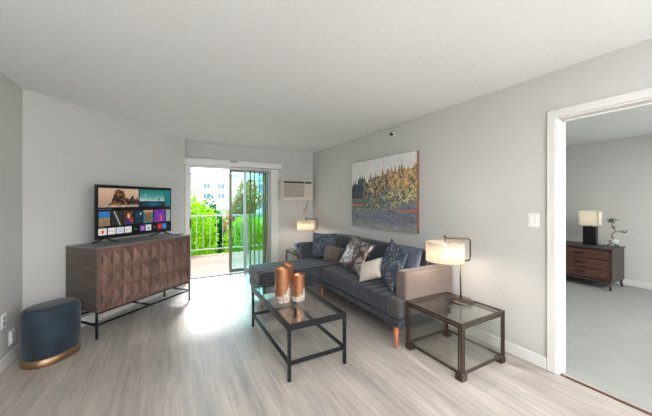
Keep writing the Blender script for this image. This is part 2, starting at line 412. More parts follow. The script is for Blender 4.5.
# bedroom doorway trim
b = NB()
cw = .062
for x0, x1 in ((XR-.018, XR), (XR+WT, XR+WT+.018)):
    box(b, x0, x1, DY1, DY1+cw, 0, DH+cw, bev=.005); box(b, x0, x1, DY0-cw, DY0, 0, DH+cw, bev=.005); box(b, x0, x1, DY0, DY1, DH, DH+cw, bev=.005)
struct(obj('trim_1', b, M['trim']), 'white casing around the bedroom doorway', 'door casing')
b = NB()
box(b, XR-.004, XR+WT+.004, DY1-.012, DY1, 0, DH, bev=.002); box(b, XR-.004, XR+WT+.004, DY0, DY0+.02, 0, DH, bev=.002); box(b, XR-.004, XR+WT+.004, DY0+.02, DY1-.02, DH-.012, DH, bev=.002)
box(b, XR+.05, XR+.062, DY1-.032, DY1-.02, 0, DH-.02); box(b, XR+.05, XR+.062, DY0+.02, DY1-.02, DH-.032, DH-.02)
struct(obj('trim_2', b, M['trim']), 'white jamb lining the bedroom doorway', 'door jamb')
b = NB(); box(b, XR+.004, XR+.03, DY0+.02, DY1-.02, 0, .008, bev=.003); struct(obj('trim_3', b, M['thresh']), 'thin brown threshold strip of the bedroom doorway', 'threshold')

# sliding patio door
D = bpy.data.objects.new('door_1', None); COL.objects.link(D); D.location = (OX0, YW, 0); struct(D, 'sliding glass balcony door, partly open', 'door')
W_ = OX1-OX0
part('casing', M['trim'], D, (-.075, .0, -.02, 0, 0, OZ+.09), (W_-.02, W_+.13, -.02, 0, 0, OZ+.09), (0, W_-.02, -.02, 0, OZ-.01, OZ+.09), bev=.004)
part('frame', M['alul'], D, (0, .022, 0, .14, .0, OZ), (W_-.03, W_, 0, .14, 0, OZ), (.022, W_-.03, 0, .14, OZ-.03, OZ), (.022, W_-.03, .0, .14, 0, .03), bev=.003, label='pale aluminium frame and sill')
def panel(name, x0, x1, y, m, g):
    fr = part(name, m, D, (x0, x0+.05, y-.018, y+.018, .03, OZ-.03), (x1-.05, x1, y-.018, y+.018, .03, OZ-.03), (x0+.05, x1-.05, y-.018, y+.018, .03, .09), (x0+.05, x1-.05, y-.018, y+.018, OZ-.08, OZ-.03), bev=.004)
    part('pane', g, fr, (x0+.05, x1-.05, y-.003, y+.003, .09, OZ-.08)); return fr
sp = panel('sliding_panel', .685, 1.42, .1, M['alu'], M['glasst']); sp['label'] = 'brown grey sliding leaf pushed open'
panel('fixed_panel', .945, W_-.03, .035, M['alul'], M['glasst'])
part('handle', M['blackp'], sp, (.690, .715, .045, .082, .86, 1.06), bev=.004)
part('latch', M['blackp'], D, (-.003, .018, -.03, 0, .9, 1.08), bev=.004)
part('valance', M['trim'], D, (-.09, W_+.16, -.13, -.02, OZ-.0, OZ+.105), bev=.006)
part('valance_bracket', M['plateg'], D, (.66, .79, -.134, -.128, OZ+.07, OZ+.10))
# vertical blind vanes drawn to the right
B_ = thing('vertical_blind', 'narrow vertical blind vanes gathered at the right side of the glass door', 'blind', (OX0+1.04, YW-.06, 0))
for i in range(5):
    b = NB(); box(b, -.0012, .0012, -.04, .04, .06, OZ-.05, rot=Matrix.Translation((.01+i*.085, 0, 0)) @ Matrix.Rotation(R(-34+3*(i%3)), 4, 'Z'))
    obj('vane', b, M['blind'], B_)
part('head_rail', M['alul'], B_, (-1.0, .42, -.02, .02, OZ-.05, OZ-.02))

# wall hardware
def plate(name, label, loc, normal_x, w, h, cat, detail='rocker'):
    t = thing(name, label, cat, loc, 0 if normal_x < 0 else math.pi)
    # local: protrudes towards -x
    part('cover_plate', M['plate'], t, (-.006, -.0002, -w/2, w/2, -h/2, h/2), bev=.002)
    if detail == 'rocker':
        part('switch_rocker', M['plate'], t, (-.012, -.005, -.028, -.008, -.032, .032), (-.012, -.005, .010, .03, -.032, .032), bev=.002)
    elif detail == 'outlet':
        part('socket', M['plateg'], t, (-.009, -.005, -.016, .016, .008, .036), (-.009, -.005, -.016, .016, -.036, -.008), bev=.002)
    else:
        part('plug_in_box', M['plate'], t, (-.02, -.005, -w/2+.006, w/2-.006, -h/2+.01, h/2-.01), bev=.008)
    return t
plate('light_switch', 'white light switch plate on the wall beside the bedroom doorway', (XR, 1.262, 1.226), -1, .085, .12, 'light switch')
plate('wall_outlet', 'white outlet plate at the left picture edge, the higher of two', (XL, 3.33, .40), 1, .075, .115, 'outlet', 'outlet')
plate('wall_outlet', 'white plug-in box low on the left wall just beside the velvet ottoman', (XL, 3.46, .215), 1, .085, .125, 'outlet', 'box')
t = thing('fire_sprinkler', 'small dark sprinkler head high on the wall above the painting', 'sprinkler', (XR, 3.0, 2.315), 0)
b = NB(); rg = lathe(b, [(0,.0),(.032,.0),(.03,.006),(0,.008)], 20); bmesh.ops.transform(b, matrix=Matrix.Rotation(R(-90), 4, 'Y'), verts=b.verts); obj('escutcheon', b, M['plate'], t)
b = NB(); lathe(b, [(0,.006),(.014,.006),(.012,.03),(.022,.034),(.02,.05),(0,.052)], 14); bmesh.ops.transform(b, matrix=Matrix.Rotation(R(-90), 4, 'Y'), verts=b.verts); obj('nozzle', b, M['blackp'], t)

# ------------------------------------------------------------------ air conditioner
t = thing('air_conditioner', 'beige through-wall air conditioner beside the sliding door', 'air conditioner', (1.93, YW, 1.405))
part('casing', M['ac'], t, (0, .70, -.2, -.0005, 0, .415), bev=.012, seg=3)
part('top_vent', M['acdark'], t, (.05, .49, -.206, -.19, .345, .385), bev=.002)
part('control_panel', M['acdark'], t, (.51, .66, -.206, -.19, .345, .385), bev=.002)
b = NB(); box(b, .05, .49, -.206, -.19, .06, .325)
for i in range(22): box(b, .055, .485, -.212, -.205, .066+i*.012, .071+i*.012)
obj('front_grille', b, M['acgrille'], t)
b = NB(); box(b, .51, .665, -.206, -.19, .06, .325, bev=.003); obj('side_panel', b, M['ac'], t)
b = NB()
pts = [(.66,-.02,0.0),(.655,-.02,-.05),(.63,-.02,-.12),(.62,-.02,-.2),(.6,-.02,-.235),(.57,-.02,-.235),(.555,-.02,-.2),(.575,-.02,-.175),(.6,-.02,-.19)]
tube(b, pts, .013); obj('power_cord', b, M['acgrille'], t)

# ------------------------------------------------------------------ framed canvas
t = thing('canvas_painting', 'large canvas painting of autumn trees mirrored in a lake above the sofa', 'painting', (XR, 3.967, .985))
PW, PH = 1.434, 1.03
Hh, Ww = 150, 208
yy = (np.arange(Hh)/Hh)[:, None]*np.ones((1, Ww)); xx = (np.arange(Ww)/Ww)[None]*np.ones((Hh, 1))
n1 = vnoise(Hh, Ww, 30, 44, 1); n2 = vnoise(Hh, Ww, 60, 30, 2); n3 = vnoise(Hh, Ww, 10, 16, 3); n4 = vnoise(Hh, Ww, 70, 90, 4); n5 = vnoise(Hh, Ww, 34, 6, 5)
img = np.zeros((Hh, Ww, 3))
def C(*c): return np.array(c, float)
def mixc(a, bb, f): return a+(bb-a)*np.clip(f, 0, 1)[..., None]
img[:] = mixc(C(222,224,226)[None, None]+img, C(236,230,226), n3)
ridge = .40-.17*np.clip((xx[0]-.1)/.45, 0, 1)-.04*np.clip((xx[0]-.75)/.25, 0, 1)
ridge = ridge-.06*np.exp(-((xx[0]-.17)/.07)**2)*1.6
sp_ = np.zeros(Ww)
r2 = np.random.default_rng(11)
for k in range(44):
    cx_ = r2.random(); w_ = .012+.014*r2.random(); h_ = .03+.09*r2.random()
    sp_ = np.maximum(sp_, h_*np.clip(1-np.abs(xx[0]-cx_)/w_, 0, 1))
ridge = ridge-sp_
trees = yy > ridge[None]
depth = np.clip((yy-ridge[None])/.4, 0, 1)
col_ = vnoise(Hh, Ww, 5, 60, 8); col2_ = vnoise(Hh, Ww, 3, 26, 9)
base = mixc(C(66,78,92)[None, None]+0*img, C(178,146,108), (col_*.45+n1*.7+n2*.55-.72+.35*np.clip((xx-.2)/.5, 0, 1))*2.0)
base = mixc(base, C(222,184,122), (col_*.35+n1*.6+n4*.75-1.02+.25*xx)*2.6*np.clip((xx-.1)*4, 0, 1))
base = mixc(base, C(84,94,104), (depth-.5)*2.0*(.6+.6*col2_))
base = mixc(base, C(56,70,86), np.clip(.24-xx, 0, .1)*8)
img = np.where(trees[..., None], base, img)
shore = .66-.13*np.clip((xx-.45)/.55, 0, 1)**1.2
bush = (yy > shore-.10-.08*n3*(xx > .5)) & (yy < shore+.05)
img = np.where(bush[..., None], mixc(C(104,114,112)[None, None]+0*img, C(214,192,132), (n4*.8+n1*.6+xx*.7-1.05)*2.0), img)
mead = (yy >= shore+.05) & (yy < shore+.10)
img = np.where(mead[..., None], mixc(C(110,120,126)[None, None]+0*img, C(186,184,150), n1*1.2-.35), img)
water = yy >= shore+.10
wv = mixc(C(108,116,130)[None, None]+0*img, C(138,142,152), n5)
wv = mixc(wv, C(92,98,110), (n2*.8+n3*.6-.7)*1.6)
wv = mixc(wv, C(150,132,120), (col2_*.9-.45)*1.4*np.clip((yy-.7)*4, 0, 1))
wv = mixc(wv, C(192,190,192), (yy-.86)*6*n3)
wv = mixc(wv, C(176,136,112), (yy-.92)*6*n1)
img = np.where(water[..., None], wv, img)
red = ((np.abs(yy-.655-.02*n3) < .010+.014*n1*(1-xx*3)) & (xx < .22)) | ((np.abs(yy-.735+.02*n3) < .006+.014*n1*(xx-.6)*2.4) & (xx > .68))
img = np.where(red[..., None], mixc(C(190,100,72)[None, None]+0*img, C(222,140,96), n4), img)
img = img+(n4[..., None]-.5)*26
# local frame: u runs towards the camera (-Y)
grid_image('painted_face', img, PW, PH, attr_mat('painted_canvas', 0, .6), t, lambda u, v: (-.0415, -u, v))
b = NB(); box(b, -.041, -.002, -PW, 0, 0, PH, bev=.002); obj('canvas_edge', b, mat('painted_edge', (150,84,54), .7, col2=(92,74,66), vscale=5), t)

# ------------------------------------------------------------------ media console, television
CA = R(42.3)
FL = Vector((-.648, 3.583, 0))   # front-left corner on the floor
t = thing('media_console', 'brown wooden media console with faceted doors on a black metal stand', 'console', FL, CA)
CL, CD, Z0, Z1 = 1.205, .475, .268, .918
# local: x along the front, +y towards the wall
b = NB(); box(b, 0, .012, 0.014, CD, Z0, Z1-.012, bev=.002); box(b, CL-.012, CL, .014, CD, Z0, Z1-.012, bev=.002); box(b, .012, CL-.012, CD-.012, CD, Z0, Z1-.012)
box(b, .012, CL-.012, .02, CD-.012, Z0, Z0+.02)
box(b, 0, .012, -.0, .014, Z0, Z1-.012); box(b, CL-.012, CL, 0, .014, Z0, Z1-.012)
obj('cabinet_body', b, M['woodside'], t)
part('face_frame', M['wood'], t, (.012, .05, -.003, .02, Z0, Z1-.012), (CL-.05, CL-.012, -.003, .02, Z0, Z1-.012), (CL/2-.02, CL/2+.02, .006, .03, Z0+.03, Z1-.04), (.05, CL-.05, -.003, .02, Z1-.035, Z1-.012), (.05, CL-.05, -.003, .02, Z0, Z0+.025))
part('cabinet_top', M['woodtop'], t, (-.004, CL+.004, -.006, CD+.002, Z1-.012, Z1), bev=.003)
def facet_door(x0, x1, knobx):
    b = NB(); z0, z1 = Z0+.026, Z1-.036; y0 = -.002
    box(b, x0, x1, y0, .018, z0, z1, bev=.001, seg=1)
    nx, nz = 5, 3; m_ = .004
    for i in range(nx):
        for k in range(nz):
            a0 = x0+m_+(x1-x0-2*m_)*i/nx+.003; a1 = x0+m_+(x1-x0-2*m_)*(i+1)/nx-.003
            c0 = z0+m_+(z1-z0-2*m_)*k/nz+.003; c1 = z0+m_+(z1-z0-2*m_)*(k+1)/nz-.003
            q = [b.verts.new((a0,y0,c0)), b.verts.new((a1,y0,c0)), b.verts.new((a1,y0,c1)), b.verts.new((a0,y0,c1))]
            tp = b.verts.new(((a0+a1)/2, y0-.026, (c0+c1)/2))
            for j in range(4): b.faces.new((q[j], q[(j+1)%4], tp))
    d = obj('door', b, M['wood'], t)
    b = NB(); lathe(b, [(0,0),(.006,0),(.006,.016),(.014,.022),(.014,.03),(0,.034)], 14)
    bmesh.ops.transform(b, matrix=Matrix.Translation((knobx, -.004, .60)) @ Matrix.Rotation(R(90), 4, 'X') , verts=b.verts)
    obj('door_knob', b, M['brass'], d)
    hx = x0-.006 if knobx > (x0+x1)/2 else x1-.004
    for hz in (z0+.06, z1-.14): part('hinge', M['black'], d, (hx, hx+.01, -.006, .004, hz, hz+.08))
facet_door(.052, CL/2-.004, CL/2-.05); facet_door(CL/2+.004, CL-.052, CL/2+.05)
b = NB(); lathe(b, [(0,0),(.02,0),(.02,.004),(0,.005)], 16); bmesh.ops.transform(b, matrix=Matrix.Translation((-.001, .2, .60)) @ Matrix.Rotation(R(-90), 4, 'Y'), verts=b.verts); obj('cable_cover', b, M['wood'], t)
s = .018
for lx in (0, CL-s):
    for ly in (0, CD-s): part('leg', M['black'], t, (lx, lx+s, ly, ly+s, 0, Z0), bev=.001)
part('stand_rail', M['black'], t, (s, CL-s, 0, s, .135, .153), (s, CL-s, CD-s, CD, .135, .153), (0, s, s, CD-s, .135, .153), (CL-s, CL, s, CD-s, .135, .153),
     (s, CL-s, 0, s, Z0-.018, Z0), (s, CL-s, CD-s, CD, Z0-.018, Z0), (CL/2-.009, CL/2+.009, s, CD-s, .135, .153), (CL/2-.009, CL/2+.009, CD-s, CD, .153, Z0-.018))
b = NB()
tube(b, [(.16,.1,Z0-.02),(.12,.1,.2),(.1,.11,.165),(.14,.12,.155),(.3,.12,.155),(.6,.14,.16)], .005, 6); obj('hanging_cable', b, M['acgrille'], t)

# television raster
TW, TH = .982, .598
TL = Vector((-.700, 3.852, Z1)); TR = Vector((.007, 4.535, Z1))
ta = math.atan2(TR.y-TL.y, TR.x-TL.x)
ih, iw = 206, 360
I = np.zeros((ih, iw, 3))+C(5,6,9)
def tile(x0, x1, y0, y1):
    X0, X1, Y0, Y1 = int(x0*iw), int(x1*iw), int(y0*ih), int(y1*ih)
    h, w = Y1-Y0, X1-X0
    return (slice(Y0, Y1), slice(X0, X1)), h, w, (np.arange(h)/h)[:, None]*np.ones((1, w)), (np.arange(w)/w)[None]*np.ones((h, 1))
# big picture 1: pale sand backdrop, seated dark and gold figure
s_, h, w, y, x = tile(.018, .50, .05, .425)
p = mixc(C(214,180,150)[None, None]+np.zeros((h, w, 3)), C(170,140,120), y*1.1-.2)
nn = vnoise(h, w, 12, 26, 21); nm = vnoise(h, w, 22, 40, 22)
body = (((x-.49)/(.10+.13*y))**2 < 1) & (y > .12) & (y < .86) | (((x-.48)/.085)**2+((y-.18)/.14)**2 < 1) | (((x-.5)/.27)**2+((y-.84)/.13)**2 < 1)
p = np.where(body[..., None], mixc(C(34,28,26)[None, None]+0*p, C(196,130,58), (nn+nm-.9)*1.8), p)
rocks = (y > .62+.2*np.abs(x-.8)-.2*nn) & (x > .66) & (y < .86) | (((x-.83)/.04)**2+((y-.55)/.18)**2 < 1)
p = np.where(rocks[..., None], mixc(C(30,26,26)[None, None]+0*p, C(130,96,58), nm*1.5-.5), p)
p = np.where((y > .88)[..., None], C(196,172,150)*(.7+.4*nn[..., None]), p)
I[s_] = p
# big picture 2: teal sky above a pale horizon
s_, h, w, y, x = tile(.515, .895, .05, .43)
nn = vnoise(h, w, 6, 4, 23)
p = mixc(C(10,122,112)[None, None]+np.zeros((h, w, 3)), C(188,206,200), (y/.62)**1.6*(.75+.4*nn))
p = np.where((y > .66)[..., None], mixc(C(14,40,58)[None, None]+0*p, C(20,110,150), np.exp(-((x-.55)/.3)**2-((y-.84)/.1)**2)), p)
p = np.where(((np.abs(x-.76) < .012) & (y > .5) & (y < .68) | (((x-.76)/.035)**2+((y-.52)/.05)**2 < 1))[..., None], C(14,26,34), p)
p = np.where((((x-.22)/.03)**2+((y-.28)/.07)**2 < 1)[..., None], C(120,190,180), p)
I[s_] = p
s_, h, w, y, x = tile(.905, .995, .05, .43); I[s_] = mixc(C(10,132,140)[None, None]+np.zeros((h, w, 3)), C(30,110,116), y)
# row of seven pictures
row = [(.02,.145),(.16,.295),(.31,.43),(.455,.56),(.57,.71),(.725,.905),(.92,.995)]
for k, (a, c_) in enumerate(row):
    s_, h, w, y, x = tile(a, c_, .50, .785)
    nn = vnoise(h, w, 10, 9, 30+k); nm = vnoise(h, w, 18, 16, 40+k); z = np.zeros((h, w, 3))
    if k == 0: p = np.where((y < .42)[..., None], C(30,110,180)+20*nn[..., None], C(156,128,92)*(.75+.4*nm[..., None]))
    if k == 1:
        p = C(40,38,34)*(.6+1.0*nm[..., None])+z; p = np.where((np.abs(x-.35-.5*y+.1) < .07)[..., None], C(190,196,190), p); p = np.where((np.abs(x-.3-.4*y) < .03)[..., None], C(90,130,70), p)
    if k == 2:
        p = mixc(C(120,70,30)+z, C(40,20,16), nn*1.3-.3)
        p = np.where((((x-.5)/.34)**2+((y-.9)/.36)**2 < 1)[..., None], C(50,40,130), p)
        p = np.where((((x-.78)/.2)**2+((y-.72)/.12)**2 < 1)[..., None], C(196,60,40), p)
        p = np.where((((x-.5)/.24)**2+((y-.36)/.26)**2 < 1)[..., None], C(150,70,30), p); p = np.where((((x-.5)/.14)**2+((y-.38)/.18)**2 < 1)[..., None], C(226,176,146), p)
    if k == 3: p = mixc(C(8,40,60)+z, C(30,110,140), nn*1.6-.7); p = np.where((((x-.7)/.12)**2+((y-.25)/.1)**2 < 1)[..., None], C(150,190,200), p)
    if k == 4:
        p = mixc(C(20,110,120)+z, C(120,140,110), nn); p = np.where((((x-.5)/.33)**2+((y-.5)/.4)**2 < 1)[..., None], mixc(C(60,44,34)+z, C(190,140,80), nm*1.5-.3), p); p = np.where((y < .16)[..., None], C(196,150,110), p)
    if k == 5: p = mixc(C(50,40,170)+z, C(180,50,150), nn*2-.6); p = mixc(p, C(230,90,120), (nm-.72)*4); p = np.where((((x-.62)/.1)**2+((y-.6)/.3)**2 < 1)[..., None], C(214,90,110), p)
    if k == 6: p = mixc(C(170,180,172)+z, C(60,110,120), (nm-.5)*3)
    I[s_] = p
# row of app tiles
FONT = {'N':'101111111111101','E':'111100111100111','T':'111010010010010','F':'111100110100100','L':'100100100100111','I':'111010010010111','X':'101101010101101',
 'h':'100100110101101','u':'000000101101111','l':'110010010010111','t':'010111010010011','v':'000000101101010','o':'000000111101111','w':'000000101111111',
 'r':'000000111100100','i':'010000010010010','m':'000000111111101','e':'000111101110111','p':'000110101110100','d':'001001111101111','a':'000111001111111','b':'100100111101111','c':'000000111100111','Y':'101101010010010','P':'110101110100100'}
def word(txt, cx, cy, col, sc=1):
    W0 = len(txt)*4*sc; X0 = int(cx*iw-W0/2); Y0 = int(cy*ih-2.5*sc)
    for ch in txt:
        g = FONT.get(ch, '0'*15)
        for q in range(15):
            if g[q] == '1': I[Y0+(q//3)*sc:Y0+(q//3+1)*sc, X0+(q%3)*sc:X0+(q%3+1)*sc] = col
        X0 += 4*sc
tiles = [(.018,.108,(236,232,230)),(.12,.21,(238,236,236)),(.222,.31,(226,232,234)),(.322,.406,(236,232,232)),(.42,.505,(6,8,10)),(.52,.595,(120,50,190)),(.605,.685,(222,230,226)),(.70,.775,(8,8,10)),(.785,.85,(206,30,34)),(.86,.925,(30,130,214)),(.935,.992,(10,10,14))]
for a, c_, cc in tiles:
    s_, h, w, y, x = tile(a, c_, .83, .955); I[s_] = C(*cc)
s_, h, w, y, x = tile(.04, .085, .86, .925); p = C(236,232,230)+np.zeros((h, w, 3))
p = np.where((np.abs(x-.5) < .45-.2*y)[..., None], mixc(C(236,150,30)+0*p, C(206,44,30), y), p); I[s_] = p
word('NETFLIX', .165, .893, C(206,30,40)); word('prime', .266, .87, C(60,110,130)); word('video', .266, .91, C(60,110,130))
word('abc', .345, .893, C(190,50,60), 1); word('tv', .385, .893, C(70,110,110), 1); word('hulu', .4625, .893, C(30,200,110), 1)
s_, h, w, y, x = tile(.537, .578, .855, .93); I[s_] = np.where((((x-.5)**2+(y-.5)**2 < .22))[..., None], C(230,200,110), I[s_]); I[s_] = np.where((((x-.5)**2+(y-.5)**2 < .07))[..., None], C(60,30,120), I[s_])
s_, h, w, y, x = tile(.62, .67, .86, .93); I[s_] = np.where((np.abs((x-.5)**2+(y-.5)**2-.12) < .07)[..., None], C(70,110,130), I[s_])
word('tv', .737, .893, C(210,210,210)); word('o', .8175, .893, C(250,210,210)); word('v', .8925, .893, C(220,240,255)); word('o', .963, .893, C(110,110,120))
word('recommended', .09, .462, C(120,124,130)) if False else None
for k in range(9): I[int(.456*ih):int(.468*ih), int((.02+.016*k)*iw):int((.032+.016*k)*iw)] = C(96,100,108)
for k in range(4): I[int(.800*ih):int(.811*ih), int((.02+.016*k)*iw):int((.032+.016*k)*iw)] = C(96,100,108)
t = thing('television', 'flat screen television showing a streaming menu on the wooden console', 'television', (TL.x, TL.y, Z1), ta)
zb = .054
part('housing', M['blackp'], t, (0, TW, .0, .03, zb, zb+TH), (.2, TW-.2, .03, .07, zb+.05, zb+.4), bev=.004)
grid_image('screen', I, TW-.014, TH-.022, attr_mat('lit_screen', .75, .25, .5), t, lambda u, v: (.007+u, -.0008, zb+.014+v))
part('bezel', M['blackp'], t, (0, .007, -.003, .001, zb, zb+TH), (TW-.007, TW, -.003, .001, zb, zb+TH), (0, TW, -.003, .001, zb+TH-.008, zb+TH), (0, TW, -.003, .001, zb, zb+.014))
part('brand_badge', M['alul'], t, (TW/2-.02, TW/2+.02, -.005, -.002, zb-.006, zb+.002))
for cx, fx, bx in ((.10, .07, -.06), (TW-.135, .08, -.08)):
    b = NB()
    tube(b, [(cx, .015, zb+.012), (cx+fx*.5, -.03, zb-.02), (cx+fx, -.10, .0087)], .0085, 8)
    tube(b, [(cx, .015, zb+.012), (cx+bx*.5, .05, zb-.02), (cx+bx, .12, .0087)], .0085, 8)
    obj('foot', b, M['blackp'], t)
# remote on the console
cv, sv = math.cos(CA), math.sin(CA)
def con(lx, ly, z): return (FL.x+cv*lx-sv*ly, FL.y+sv*lx+cv*ly, z)
t = thing('remote_control', 'small black remote lying on the right end of the console', 'remote', con(1.135, .13, Z1), CA+R(15))
part('remote_body', M['blackp'], t, (-.075, .075, -.02, .02, 0, .016), bev=.005)
b = NB()
for i in range(6):
    for j in (-1, 0, 1): box(b, -.055+i*.02, -.047+i*.02, j*.011-.003, j*.011+.003, .0155, .0185)
obj('buttons', b, M['plateg'], t)

# ------------------------------------------------------------------ ottoman
t = thing('velvet_ottoman', 'dark teal velvet oval ottoman with brass base band by the left wall', 'ottoman', (-.925, 3.39, 0), R(50))
A, Bx, OH = .20, .155, .475
def ov(bm, prof, n=56, mi=0, e=2.35):
    rings = []
    for off, z in prof:
        rr = []
        for i in range(n):
            a = 2*math.pi*i/n; ca, sa = math.cos(a), math.sin(a)
            k = (abs(ca)**e+abs(sa)**e)**(-1/e)
            rr.append(bm.verts.new(((A+off)*k*ca, (Bx+off)*k*sa, z)))
        rings.append(rr)
    for p_, q_ in zip(rings, rings[1:]):
        for i in range(n):
            f = bm.faces.new((p_[i], p_[(i+1)%n], q_[(i+1)%n], q_[i])); f.smooth = True
    bm.faces.new(rings[0]); f = bm.faces.new(rings[-1]); f.smooth = True
b = NB(); ov(b, [(-.004,.065),(0,.07),(.002,.2),(.003,.36),(0,.438),(-.006,.458),(-.02,.471),(-.045,.477),(-.09,.479)]); obj('upholstery', b, M['velvet'], t)
b = NB(); ov(b, [(-.02,0),(.001,.0),(.002,.003),(.002,.064),(-.004,.067)]); obj('brass_band', b, M['brass'], t)

# ------------------------------------------------------------------ coffee table
CX0, CX1, CY0, CY1, CZ = .79, 1.318, 2.035, 3.15, .435
t = thing('coffee_table', 'black steel coffee table with glass top and glass lower shelf', 'coffee table', ((CX0+CX1)/2, (CY0+CY1)/2, 0))
hx, hy, s = (CX1-CX0)/2, (CY1-CY0)/2, .024
for a in (-1, 1):
    for c_ in (-1, 1): part('leg', M['black'], t, (min(a*hx, a*(hx-s)), max(a*hx, a*(hx-s)), min(c_*hy, c_*(hy-s)), max(c_*hy, c_*(hy-s)), 0, CZ-.045), bev=.001)
part('top_frame', M['black'], t, (-hx, hx, -hy, -hy+s, CZ-.045, CZ), (-hx, hx, hy-s, hy, CZ-.045, CZ), (-hx, -hx+s, -hy+s, hy-s, CZ-.045, CZ), (hx-s, hx, -hy+s, hy-s, CZ-.045, CZ), bev=.0015)
part('shelf_frame', M['black'], t, (-hx+s, hx-s, -hy, -hy+s, .125, .149), (-hx+s, hx-s, hy-s, hy, .125, .149), (-hx, -hx+s, -hy+s, hy-s, .125, .149), (hx-s, hx, -hy+s, hy-s, .125, .149), bev=.001)
part('cross_bar', M['black'], t, (-.03, -.012, -hy+s, hy-s, CZ-.04, CZ-.018))
part('glass_top', M['glass'], t, (-hx+s, hx-s, -hy+s, hy-s, CZ-.014, CZ-.005))
part('glass_shelf', M['glass'], t, (-hx+s, hx-s, -hy+s, hy-s, .138, .146))

# ------------------------------------------------------------------ vases
def vase(label, x, y, r, h, tilt):
    t = thing('cylinder_vase', label, 'vase', (x, y, CZ-.005), tilt, 'gold and white vases on the coffee table')
    b = NB(); n = 72
    prof_o = [(r-.002,.0),(r,.004)]+[(r, h*k/56) for k in range(1, 56)]+[(r,h-.003),(r-.003,h),(r-.008,h-.002)]+[(r-.009,h*k/6) for k in range(5, 0, -1)]+[(r-.009,.012),(0,.012)]
    lathe(b, [(0,0)]+prof_o, n)
    lower = []
    for f in b.faces:
        c = f.calc_center_median()
        outer = math.hypot(c.x, c.y) > r-.006
        line = (.20+.34*max(0, min(1, (c.x/r-.15)/.85))**1.5)*h
        if outer and c.z < line: f.material_index = 1
    o = obj('vase_body', b, [M['gold'], M['pebble']], t)
vase('tallest gold and white pebbled vase, the front left of three', .945, 2.585, .072, .318, R(-28.8))
vase('shorter gold and white pebbled vase, the front right of three', 1.09, 2.54, .063, .25, R(-28.8))
vase('gold and white pebbled vase standing behind the other two', 1.055, 2.745, .062, .318, R(-28.8))

# ------------------------------------------------------------------ box end tables
def end_table(label, x0, y0, w, d, h, grp='glass box end tables beside the sofa'):
    t = thing('end_table', label, 'end table', (x0+w/2, y0+d/2, 0), 0, grp)
    hx, hy = w/2, d/2; s = .018
    for a in (-1, 1):
        for c_ in (-1, 1):
            X = sorted((a*hx, a*(hx-s))); Y = sorted((c_*hy, c_*(hy-s)))
            p_ = part('corner_post', M['bronze'], t, (X[0], X[1], Y[0], Y[1], .03, h-.02), bev=.002)
            X = sorted((a*(hx+.004), a*(hx-.06))); Y = sorted((c_*(hy+.004), c_*(hy-.06)))
            part('foot', M['bronze'], t, (X[0], X[1], Y[0], Y[1], 0, .045), bev=.002)
    q = .016
    part('top_frame', M['bronze'], t, (-hx, hx, -hy, -hy+s, h-.02, h), (-hx, hx, hy-s, hy, h-.02, h), (-hx, -hx+s, -hy+s, hy-s, h-.02, h), (hx-s, hx, -hy+s, hy-s, h-.02, h),
         (-hx+s, hx-s, -hy+.004, -hy+.004+q, h-.045, h-.028), (-hx+.004, -hx+.004+q, -hy+s, hy-s, h-.045, h-.028), (hx-.02, hx-.004, -hy+s, hy-s, h-.045, h-.028), (-hx+s, hx-s, hy-.02, hy-.004, h-.045, h-.028), bev=.002)
    part('bottom_frame', M['bronze'], t, (-hx+s, hx-s, -hy+.002, -hy+.022, .045, .062), (-hx+s, hx-s, hy-.022, hy-.002, .045, .062), (-hx+.002, -hx+.022, -hy+s, hy-s, .045, .062), (hx-.022, hx-.002, -hy+s, hy-s, .045, .062), bev=.002)
    e = .009; g = s+.014
    for q in ((-hx+g, -hx+g+e, -hy+.003, -hy+.015), (hx-g-e, hx-g, -hy+.003, -hy+.015), (-hx+.003, -hx+.015, -hy+g, -hy+g+e), (-hx+.003, -hx+.015, hy-g-e, hy-g)):
        part('panel_bar', M['bronze'], t, q+(.062, h-.045), bev=.001)
    part('glass_top', M['glass'], t, (-hx+s, hx-s, -hy+s, hy-s, h-.012, h-.004))
    part('glass_side', M['glass'], t, (-hx+s, hx-s, -hy+.010, -hy+.014, .062, h-.045)); part('glass_side', M['glass'], t, (-hx+.010, -hx+.014, -hy+s, hy-s, .062, h-.045))
    part('glass_side', M['glass'], t, (hx-.014, hx-.010, -hy+s, hy-s, .062, h-.045)); part('glass_side', M['glass'], t, (-hx+s, hx-s, hy-.014, hy-.010, .062, h-.045))
    part('glass_base', M['glass'], t, (-hx+.022, hx-.022, -hy+.022, hy-.022, .05, .056))
    return t
ET = (1.955, 1.395, .575, .59, .445)
end_table('glass and bronze box end table in front of the sofa arm, under the lit lamp', *ET)
end_table('far glass and bronze end table between the sofa and the air conditioner wall', 1.975, 4.62, .63, .60, .445)

